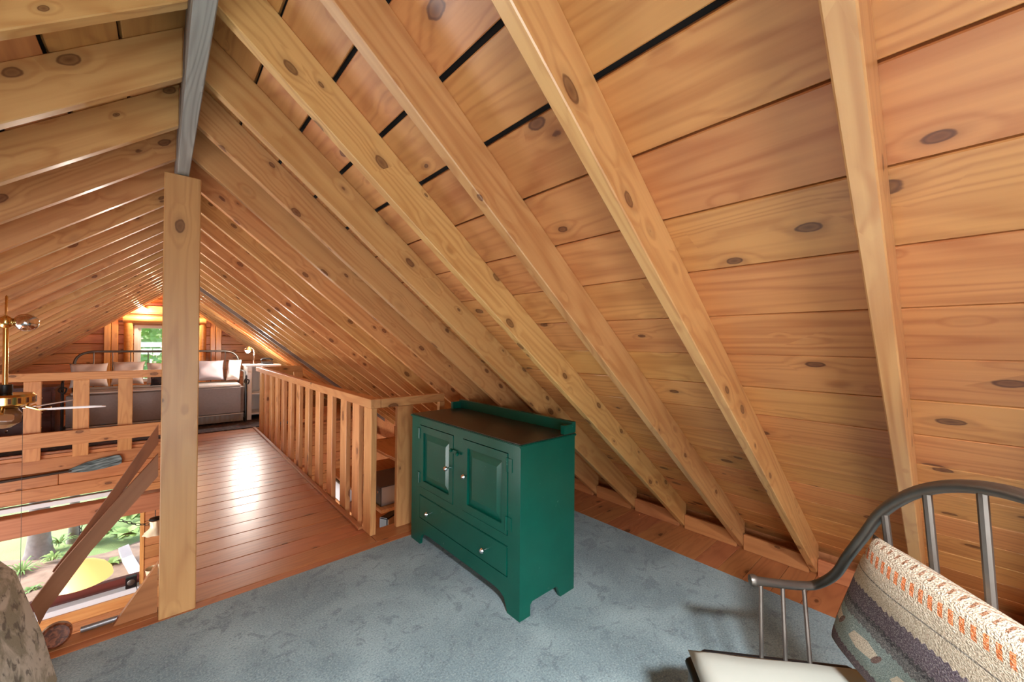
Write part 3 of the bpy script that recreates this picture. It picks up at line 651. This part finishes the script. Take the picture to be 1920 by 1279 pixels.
# ------------------------------------------------------------------ oar, beam, lamps on the far side of the great room
oar = thing('oar', 'wooden oar with weathered blue grey blade hung on the pine siding', 'oar', tuple(onY(135, 882, 7.42)))
A, B, Cc = onY(-60, 914, 7.425), onY(128, 884, 7.425), onY(229, 860, 7.425); ax = (Cc-B).normalized(); per = Vector((0, 1, 0)).cross(ax)
MB().tube([A, B+ax*.03], .017, 10).build('shaft', 'oarhandle', oar, smooth='auto')
prof = [(0, .018), (.08, .042), (.16, .062), (.30, .070), (.42, .068), (.455, .055), (.465, .0)]
Lb = (Cc-B).length
loc = [(r/.465*Lb-Lb/2, w) for r, w in prof]
mb = MB().prism([(x, w, 0) for x, w in loc]+[(x, -w, 0) for x, w in loc[::-1][1:]], (0, 0, .022)); mb.build('blade', 'oar', oar, frame((B+Cc)/2-Vector((0, .012, 0)), ax, per), bevel=.004)

cbm = thing('cross_beam', 'heavy timber beam spanning the great room in front of the garden window', 'beam', (-1.4, 6.0, -.5))
abox('timber', (-3.29, 5.93, -.505), (.02, 6.07, -.305), 'beam', cbm, .008)
# swag pendant
lp = onY(150, 1075, 6.0); pd = thing('pendant_lamp', 'lit amber glass dome pendant lamp hung from the timber beam', 'lamp', (lp.x, 6.0, lp.z))
MB().lathe([(.02, .125), (.05, .12), (.12, .095), (.19, .045), (.235, -.02), (.245, -.075)], (lp.x, 6.0, lp.z), 36).build('shade', 'shade', pd, smooth='auto')
MB().lathe([(.001, .17), (.02, .165), (.03, .13), (.028, .115), (.001, .112)], (lp.x, 6.0, lp.z), 16).build('cap', 'black', pd, smooth='auto')
chain('chain', [(lp.x, 6.0, -.506), (lp.x, 6.0, lp.z+.17)], 'black', pd)
MB().lathe([(.045*math.sin(a), -.045*math.cos(a)) for a in [math.pi*k/8 for k in range(9)]], (lp.x, 6.0, lp.z-.0), 14).build('bulb', 'warmbulb', pd, smooth='auto')
# hanging lamp with ruffled glass
rl = onY(291, 990, 6.0); hl = thing('hanging_lamp', 'small cream hanging lamp with ruffled glass rim and dark cap by the post', 'lamp', (rl.x, 6.0, rl.z))
MB().lathe([(.105, -.055), (.085, -.03), (.05, 0), (.042, .03), (.046, .085)], (rl.x, 6.0, rl.z), 48, ruffle=.07).build('shade', 'cream', hl, smooth='auto')
MB().lathe([(.001, .125), (.05, .115), (.058, .10), (.03, .087), (.001, .086)], (rl.x, 6.0, rl.z), 18).build('cap', 'black', hl, smooth='auto')
MB().tube([(rl.x, 6, rl.z+.12), (rl.x, 6, -.506)], .004, 6).build('stem', 'black', hl)
c1 = onY(222, 975, 6.0); chain('swag_chain', [c1, (c1+Vector((rl.x, 6, rl.z+.06)))/2+Vector((0, 0, -.035)), (rl.x-.045, 6, rl.z+.06)], 'black', hl)
sc2 = onY(288, 1082, 6.9); tl = thing('tulip_lamp', 'cream tulip glass lamp standing below the ruffled hanging lamp', 'lamp', (sc2.x, 6.9, -2.52))
MB().lathe([(.025, -.06), (.05, -.045), (.065, .02), (.085, .12)], (sc2.x, 6.9, sc2.z), 24).build('shade', 'cream', tl, smooth='auto')
MB().tube([(sc2.x, 6.9, -2.519), (sc2.x, 6.9, sc2.z-.05)], .015, 10).build('stand', 'brass', tl, smooth='auto'); MB().lathe([(.001, 0), (.11, 0), (.11, .02), (.03, .035), (.001, .04)], (sc2.x, 6.9, -2.519), 20).build('base', 'brass', tl, smooth='auto')
sb = onY(246, 1092, 7.43); sp = thing('small_speaker', 'small black speaker standing on the white window sill', 'speaker', (sb.x, 7.43, WZ0))
MB().box((sb.x-.055, 7.405, WZ0+.001), (sb.x+.055, 7.47, WZ0+.15)).build('case', 'black', sp, bevel=.006)
MB().lathe([(.001, .004), (.035, .003), (.04, 0)], (sb.x, 7.404, WZ0+.08), 16, (0, -1, 0)).build('cone', 'iron', sp, smooth='auto')
MB().tube(smoothpts([(sb.x+.05, 7.40, WZ0+.02), (sb.x+.06, 7.35, WZ0-.03), (sb.x+.02, 7.34, WZ0-.13), (sb.x+.06, 7.34, WZ0-.19)], 6), .004, 6).build('cord', 'black', sp)

# ------------------------------------------------------------------ eave shelves with stereo seen between the railing slats
sh = thing('shelf_unit', 'open pine shelves under the rafters beyond the walkway railing', 'shelf', (1.8, 4.2, -2.52))
for zz in (.17, -.10, -.36): abox('shelf', (1.47 if zz < .1 else 1.85, 3.38, zz-.03), (2.35, 4.85, zz), 'rail', sh)
for yy in (3.36, 4.852): abox('upright', (2.28, yy, -2.519), (2.34, yy+.018, .30), 'rail', sh)
abox('back_board', (2.352, 3.38, -2.519), (2.375, 4.85, .18), 'siding', sh)
rv = thing('stereo_receiver', 'silver sided stereo receiver on the upper pine shelf', 'stereo', (1.7, 3.67, -.099))
MB().box((1.503, 3.45, -.095), (1.93, 3.90, .075)).build('case', 'silver', rv, bevel=.003)
MB().box((1.496, 3.45, -.095), (1.5028, 3.90, .077)).build('front_panel', 'black', rv)
MB().box((1.495, 3.445, .0755), (1.935, 3.905, .082)).build('top_cover', plain('brown_top', (62, 46, 40), .5), rv)
for yy, zz in ((3.49, .03), (3.55, -.04), (3.62, .03), (3.70, -.04)): MB().lathe([(.012, 0), (.012, .012), (.001, .014)], (1.496, yy, zz), 12, (-1, 0, 0)).build('knob', 'chrome', rv, smooth='auto')
for yy in (3.48, 3.87):
    for xx in (1.54, 1.89): MB().box((xx-.015, yy-.015, -.0995), (xx+.015, yy+.015, -.0951)).build('foot', 'black', rv)
rd = thing('portable_radio', 'tan faced portable radio standing on the lower pine shelf', 'radio', (1.64, 3.52, -.359), R(28))
MB().box((-.13, -.045, .001), (.13, .045, .15)).build('case', 'black', rd, chain_matrix(rd), bevel=.008)
MB().box((-.12, -.049, .015), (.12, -.0455, .14)).build('speaker_grille', plain('tan_grille', (168, 140, 108), .6), rd, chain_matrix(rd))
MB().box((.03, -.054, .05), (.10, -.0495, .11)).build('dial', 'black', rd, chain_matrix(rd)); MB().lathe([(.012, 0), (.012, .006), (.001, .008)], (.065, -.054, .08), 12, (0, -1, 0)).build('tuning_knob', 'chrome', rd, chain_matrix(rd))
tt = thing('cassette_deck', 'flat black cassette deck with buttons lying before the radio', 'cassette deck', (1.56, 3.42, -.359), R(0))
MB().box((1.475, 3.385, -.359), (1.66, 3.415, -.325)).build('case', 'black', tt, bevel=.003)
for k in range(5): MB().box((1.49+.03*k, 3.39, -.3245), (1.51+.03*k, 3.41, -.319)).build('button', 'silver', tt)
bx = thing('white_box', 'small white appliance with grey lid on the lower pine shelf', 'box', (1.52, 4.52, -.359))
MB().box((1.475, 4.40, -.359), (1.60, 4.66, -.165)).build('case', 'white', bx, bevel=.006); MB().box((1.472, 4.397, -.1648), (1.603, 4.663, -.145)).build('lid', 'iron', bx, bevel=.004)
abox('ledger', (2.9, 2.9, -.45), (2.94, 7.4, -.25), 'siding', lw)

# ------------------------------------------------------------------ far sleeping loft
rg = tag(MB().box((-1.7, 7.50, .001), (1.75, 9.4, .012)).build('rug', 'rug'), 'dark patterned rug under the daybed', 'rug')
db = thing('daybed', 'metal framed daybed with grey fitted cover in the far loft', 'daybed', (.04, 8.5, .012))
bx0, bx1, by0, by1 = -1.0, 1.08, 8.06, 9.0
MB().box((bx0+.02, by0, .14), (bx1-.02, by1-.06, .66)).build('cover', 'greycover', db, smooth='auto', bevel=.05)
for zz in (.645,): MB().tube([(bx0+.07, by0+.012, zz), (bx1-.07, by0+.012, zz)], .012, 8).build('piping', 'piping', db, smooth='auto')
MB().tube([(bx0+.03, by0-.002, .17), (bx1-.03, by0-.002, .17)], .008, 8).build('piping', 'piping', db, smooth='auto')
sk = MB(); npl = 60
for k in range(npl):
    xa = bx0+.03+(bx1-bx0-.06)*k/npl; xb = xa+(bx1-bx0-.06)/npl; o1 = .012*(k % 2); o2 = .012*((k+1) % 2)
    sk.add([(xa, by0+.01+o1, .04), (xb, by0+.01+o2, .04), (xb, by0+.02+o2, .17), (xa, by0+.02+o1, .17)], [(0, 1, 2, 3)])
sk.build('skirt', plain('grey_skirt', (138, 132, 126), .95), db)
pts = smoothpts([(bx0-.01, by1, .05), (bx0-.01, by1, .6), (bx0-.01, by1, .98), (bx0+.04, by1, 1.14), (bx0+.17, by1, 1.205), (bx0+.4, by1, 1.21), (.04, by1, 1.21), (bx1-.4, by1, 1.21), (bx1-.17, by1, 1.205), (bx1-.04, by1, 1.14), (bx1+.01, by1, .98), (bx1+.01, by1, .6), (bx1+.01, by1, .05)], 5)
MB().tube(pts, .018, 10).build('back_hoop', 'iron', db, smooth='auto')
for k in range(9): x = bx0+.2+(bx1-bx0-.4)*k/8; MB().tube([(x, by1, .35), (x, by1, 1.2)], .007, 6).build('back_bar', 'iron', db)
for x in (bx0-.01, bx1+.01):
    MB().tube([(x, by0+.04, .013), (x, by0+.04, .80)], .016, 8).build('end_post', 'black', db, smooth='auto')
    MB().tube(smoothpts([(x, by0+.04, .80), (x, by0+.2, .86), (x, by1-.2, .86), (x, by1, .80)], 5), .014, 8).build('end_rail', 'black', db, smooth='auto')
    MB().tube(smoothpts([(x, by0+.04, .76), (x-.03, by0+.01, .70), (x+.02, by0+.0, .66), (x+.04, by0+.03, .72), (x, by0+.03, .74)], 6), .010, 8).build('scroll', 'black', db, smooth='auto')
    MB().tube([(x, by0+.05, .16), (x, by1, .16)], .015, 8).build('end_rail', 'black', db)
def bedpillow(cx, w, h, mat, label, y=8.62, tilt=28, rz=0, z=.665, t=.17, seed=1):
    up = Vector((0, math.sin(R(tilt)), math.cos(R(tilt)))); xx = Vector((math.cos(R(rz)), math.sin(R(rz)), 0)); up = (up-xx*up.dot(xx)).normalized()
    c = Vector((cx, y, z))+up*(h/2*.96)+Vector((0, -math.cos(R(tilt))*t*.5, math.sin(R(tilt))*t*.5))
    p = cushion('bed_pillow', w, h, t, mat, None, frame(c, xx, up), 16, 3.0, .10, .014, seed); tag(p, label, 'pillow', 'pillows on the daybed')
bedpillow(-.80, .40, .38, 'pillow', 'pale rumpled pillow at the wooden chest end of the daybed', 8.60, 22, 6, seed=2)
bedpillow(-.40, .38, .40, 'pillow', 'broad white pillow leaning on the daybed back beside the chest end pillow', 8.72, 26, -4, seed=3)
bedpillow(-.03, .30, .37, 'pillow', 'white pillow in the middle of the daybed below the window', 8.74, 24, 3, seed=4)
bedpillow(.27, .29, .37, 'pillow', 'white pillow half hidden behind the support post', 8.72, 22, -5, seed=6)
bedpillow(.63, .42, .40, 'mauve', 'large mauve pillow on the daybed beside the bedside lamp', 8.66, 30, 0, seed=8)
bedpillow(.945, .20, .40, 'pillow', 'white frilled pillow at the lamp end of the daybed', 8.60, 24, -20, seed=9)
bedpillow(.02, .30, .22, 'rug', 'small dark patterned cushion lying before the white pillows', 8.34, 35, 8, t=.1, seed=12)
# chest beside the bed
chs = thing('chest', 'dark red brown wooden chest of drawers at the end of the daybed', 'chest', (-1.42, 8.75, 0))
MB().box((-1.75, 8.5, .015), (-1.13, 9.0, .70)).build('body', 'redwood', chs, bevel=.006); MB().box((-1.77, 8.48, .701), (-1.11, 9.0, .725)).build('top', 'redwood', chs)
for k in range(3):
    d_ = MB().box((-1.72, 8.485, .06+.21*k), (-1.16, 8.499, .25+.21*k)).build('drawer', 'redwood', chs, bevel=.004)
    for x in (-1.55, -1.25): MB().lathe([(.006, 0), (.018, .012), (.014, .024), (.001, .027)], (x, 8.485, .155+.21*k), 12, (0, -1, 0)).build('knob', 'chrome', d_, smooth='auto')
# white nightstand, lamp, telephone
ns = thing('nightstand', 'tall white nightstand beside the daybed', 'nightstand', (1.38, 8.45, 0))
MB().box((1.125, 8.22, .013), (1.19, 8.72, .945)).build('side_panel', 'white', ns); MB().box((1.50, 8.22, .013), (1.56, 8.72, .945)).build('side_panel', 'white', ns)
MB().box((1.10, 8.20, .946), (1.64, 8.74, .975)).build('top', 'white', ns, bevel=.004)
for zz in (.1, .45): MB().box((1.19, 8.24, zz), (1.50, 8.72, zz+.02)).build('shelf', 'white', ns)
MB().box((1.19, 8.705, .013), (1.50, 8.72, .945)).build('back_panel', 'white', ns)
la = thing('bedside_lamp', 'lit gooseneck lamp standing on the white nightstand', 'lamp', (1.24, 8.4, .976))
MB().lathe([(.001, 0), (.06, 0), (.06, .012), (.015, .02), (.001, .022)], (1.24, 8.4, .976), 20).build('base', 'chrome', la, smooth='auto')
MB().tube(smoothpts([(1.24, 8.4, .99), (1.245, 8.4, 1.12), (1.24, 8.4, 1.22), (1.20, 8.39, 1.275), (1.155, 8.37, 1.27)], 6), .009, 8).build('gooseneck', 'chrome', la, smooth='auto')
hd = MB().lathe([(.02, .05), (.03, .03), (.05, -.01), (.056, -.04)], (1.15, 8.36, 1.255), 20, (.25, .25, 1)).build('shade', 'chrome', la, smooth='auto')
MB().lathe([(.038*math.sin(a), -.038*math.cos(a)) for a in [math.pi*k/8 for k in range(9)]], (1.142, 8.345, 1.222), 14).build('bulb', 'bulb', la, smooth='auto')
light('bedside_lamp_glow', 'POINT', (1.135, 8.28, 1.19), None, 40, (1, .93, .84), shadow_soft_size=.04).parent = None
ph = thing('telephone', 'black telephone lying on the white nightstand', 'telephone', (1.46, 8.42, .976))
MB().prism([(1.37, 8.33, .976), (1.37, 8.50, .976), (1.37, 8.50, 1.03), (1.37, 8.33, 1.0)], (.17, 0, 0)).build('body', 'black', ph, bevel=.006)
MB().tube(smoothpts([(1.36, 8.46, 1.045), (1.40, 8.46, 1.075), (1.50, 8.46, 1.075), (1.55, 8.46, 1.045)], 5), [.018]*0 or .018, 10).build('handset', 'black', ph, smooth='auto')
# spot bar over the gable window
tk = thing('spot_bar', 'dark spot light bar with lit bulb above the gable window', 'spot light', (.1, 10.85, 2.13))
MB().box((-.42, 10.83, 2.115), (.55, 10.96, 2.15)).build('bar', 'redwood', tk)
for x in (-.28, .40):
    s_ = MB().lathe([(.02, .05), (.03, .03), (.045, -.02), (.04, -.025)], (x, 10.82, 2.055), 16, (0, .4, 1)).build('spot', 'brass', tk, smooth='auto')
    MB().lathe([(.036*math.sin(a), -.036*math.cos(a)) for a in [math.pi*k/8 for k in range(9)]], (x, 10.815, 2.03), 12).build('bulb', 'warmbulb', s_, smooth='auto')
    light('spot_glow', 'POINT', (x, 10.74, 2.0), None, 20, (1, .78, .52), shadow_soft_size=.04)

# ------------------------------------------------------------------ garden beyond the lower window
GZ = -3.25
gd = tag(MB().box((-40, 7.8, GZ-.2), (40, 70, GZ)).build('lawn', 'grass'), 'sunlit grass lawn outside the garden window', 'lawn', None, 'structure')
mbd = MB(); N = 28
for j in range(N+1):
    for i in range(N+1):
        u, v = i/N, j/N; x = -4.2+5.2*u; y = 8.3+4.6*v+.5*math.sin(x*1.7); e = min(1, 6*min(u, 1-u, v, 1-v)); mbd.v.append((x, y, GZ-.02+.13*e+.03*e*random.random()))
for j in range(N):
    for i in range(N): a = j*(N+1)+i; mbd.f.append((a, a+1, a+N+2, a+N+1))
tag(mbd.build('garden_bed', 'mulch', smooth=True), 'brown mulched garden bed below the window', 'garden bed', None, 'structure')
def trunk(px, r, h, label, cr):
    p = onZ(px[0], px[1], GZ); t = thing('tree', label, 'tree', (p.x, p.y, GZ), group='trees by the garden bed')
    pr = [(r*1.7, -.05), (r*1.35, .12), (r*1.12, .4), (r, 1.0), (r*.9, 3.0), (r*.7, h)]
    MB().lathe(pr, (p.x, p.y, GZ), 18).build('trunk', 'bark', t, smooth='auto')
    mb = MB(); rr = random.Random(int(px[0]))
    for k in range(1500):
        th, phh, q = rr.uniform(0, 6.28), math.acos(rr.uniform(-1, 1)), rr.random()**.4
        c = Vector((p.x+cr*q*math.sin(phh)*math.cos(th), p.y+cr*q*math.sin(phh)*math.sin(th), GZ+h+1.6*q*math.cos(phh)+.8)); s = rr.uniform(.10, .2)
        a = Vector((rr.uniform(-1, 1), rr.uniform(-1, 1), rr.uniform(-1, 1))).normalized(); b = a.orthogonal().normalized(); mb.add([c-a*s, c+b*s*.5, c+a*s, c-b*s*.5], [(0, 1, 2, 3)])
    mb.build('crown', 'leaf', t)
trunk((73, 1042), .15, 5.2, 'tree with thick grey trunk growing by the garden bed', 1.0)
trunk((139, 1016), .08, 9.0, 'slender grey tree standing farther back than the thick trunk', 1.0)
def leafy(name, p, label, n, L, Wd, mat, tilt):
    t = thing(name, label, 'plant', tuple(p), group='plants around the garden bed'); rr = random.Random(int(p.x*100)); mb = MB()
    for k in range(n):
        a = 2*math.pi*k/n+rr.uniform(-.3, .3); el = rr.uniform(*tilt); d = Vector((math.cos(a), math.sin(a), 0)); s = Vector((-d.y, d.x, 0)); l = L*rr.uniform(.7, 1.1)
        q = [p+Vector((0, 0, .02)), p+d*l*.35+Vector((0, 0, l*.5*el)), p+d*l*.75+Vector((0, 0, l*.62*el)), p+d*l*1.05+Vector((0, 0, l*.45*el))]
        w = [.01, Wd, Wd*.8, .005]
        v = []
        for c, ww in zip(q, w): v += [c-s*ww, c+s*ww]
        mb.add(v, [(0, 1, 3, 2), (2, 3, 5, 4), (4, 5, 7, 6)])
    mb.build('leaves', mat, t, smooth=True)
for i, (px, n, L, w, lab) in enumerate([((240, 1008), 22, .36, .085, 'broad leaved hosta beside the window frame'), ((188, 1008), 20, .34, .08, 'broad leaved hosta behind the pendant lamp'), ((208, 1062), 18, .20, .035, 'small dark green plant on the mulch'), ((40, 1078), 34, .32, .014, 'grassy tuft at the foot of the thick tree'), ((100, 1052), 26, .2, .02, 'low green weeds beside the thick tree'), ((112, 1022), 24, .3, .016, 'spiky grass clump between the two trees'), ((262, 972), 24, .5, .10, 'tall leafy shrub by the window corner'), ((60, 1110), 20, .16, .02, 'little weed alone on the bare mulch')]):
    p = onZ(px[0], px[1], GZ+.08); leafy('garden_plant', p, lab, n, L, w, 'leaf' if i % 2 else 'leaf2', (.5, 1.3))
# white drainpipe elbow and red porch edge
wp = [onZ(232, 1028, GZ+.35), onZ(240, 1050, GZ+.18), onZ(262, 1088, GZ+.12)]
dp = thing('drainpipe', 'white drainpipe elbow lying on the mulch near the hosta', 'drainpipe', tuple(wp[1]))
MB().tube(wp, .11, 4).build('pipe', 'white', dp)
pe = thing('porch_rail', 'red painted porch rail just outside the garden window', 'rail', (-1.4, 7.75, -2.1))
abox('board', (-3.2, 7.70, -2.12), (.4, 7.78, -1.93), 'redpaint', pe)
for x in (-2.9, -1.6, .2): abox('baluster', (x, 7.71, GZ), (x+.06, 7.77, -2.121), 'redpaint', pe)
# bushes seen through the gable window
for i, (x, y, z_, lab) in enumerate([(-1.5, 18, -1.0, 'light green leafy tree crown outside the gable window'), (4.6, 20, -1.2, 'tall leafy tree farther back beyond the gable'), (.6, 25, -.5, 'distant leafy tree in line with the gable window')]):
    t = thing('background_tree', lab, 'tree', (x, y, GZ), group='trees beyond the gable'); rr = random.Random(i+40); mb = MB()
    MB().tube([(x, y, GZ-.05), (x, y, GZ+3.5)], .16, 10).build('trunk', 'bark', t)
    for k in range(2200):
        th, c_, q = rr.uniform(0, 6.28), rr.uniform(-1, 1), rr.random()**.4; s_ = math.sqrt(1-c_*c_)
        c = Vector((x+2.6*q*s_*math.cos(th), y+1.8*q*s_*math.sin(th), GZ+5.2+3.0*q*c_)); s = rr.uniform(.1, .22)
        a = Vector((rr.uniform(-1, 1), rr.uniform(-1, 1), rr.uniform(-1, 1))).normalized(); b = a.orthogonal().normalized(); mb.add([c-a*s, c+b*s*.5, c+a*s, c-b*s*.5], [(0, 1, 2, 3)])
    mb.build('crown', 'leaf2' if i != 1 else 'leaf', t)

# added lamp under the ridge, unseen behind the viewer, brightens the floor
rlm = thing('added_ridge_lamp', 'added round shaded lamp under the ridge beam unseen behind the viewer', 'lamp', (.073, -.62, 1.94))
MB().lathe([(.03, 2.12), (.06, 2.11), (.17, 2.03), (.21, 1.93), (.22, 1.86)], (.073, -.62, 0), 28).build('shade', 'white', rlm, smooth='auto')
MB().tube([(.073, -.62, 2.249), (.073, -.62, 2.09)], .008, 8).build('stem', 'brass', rlm, smooth='auto')
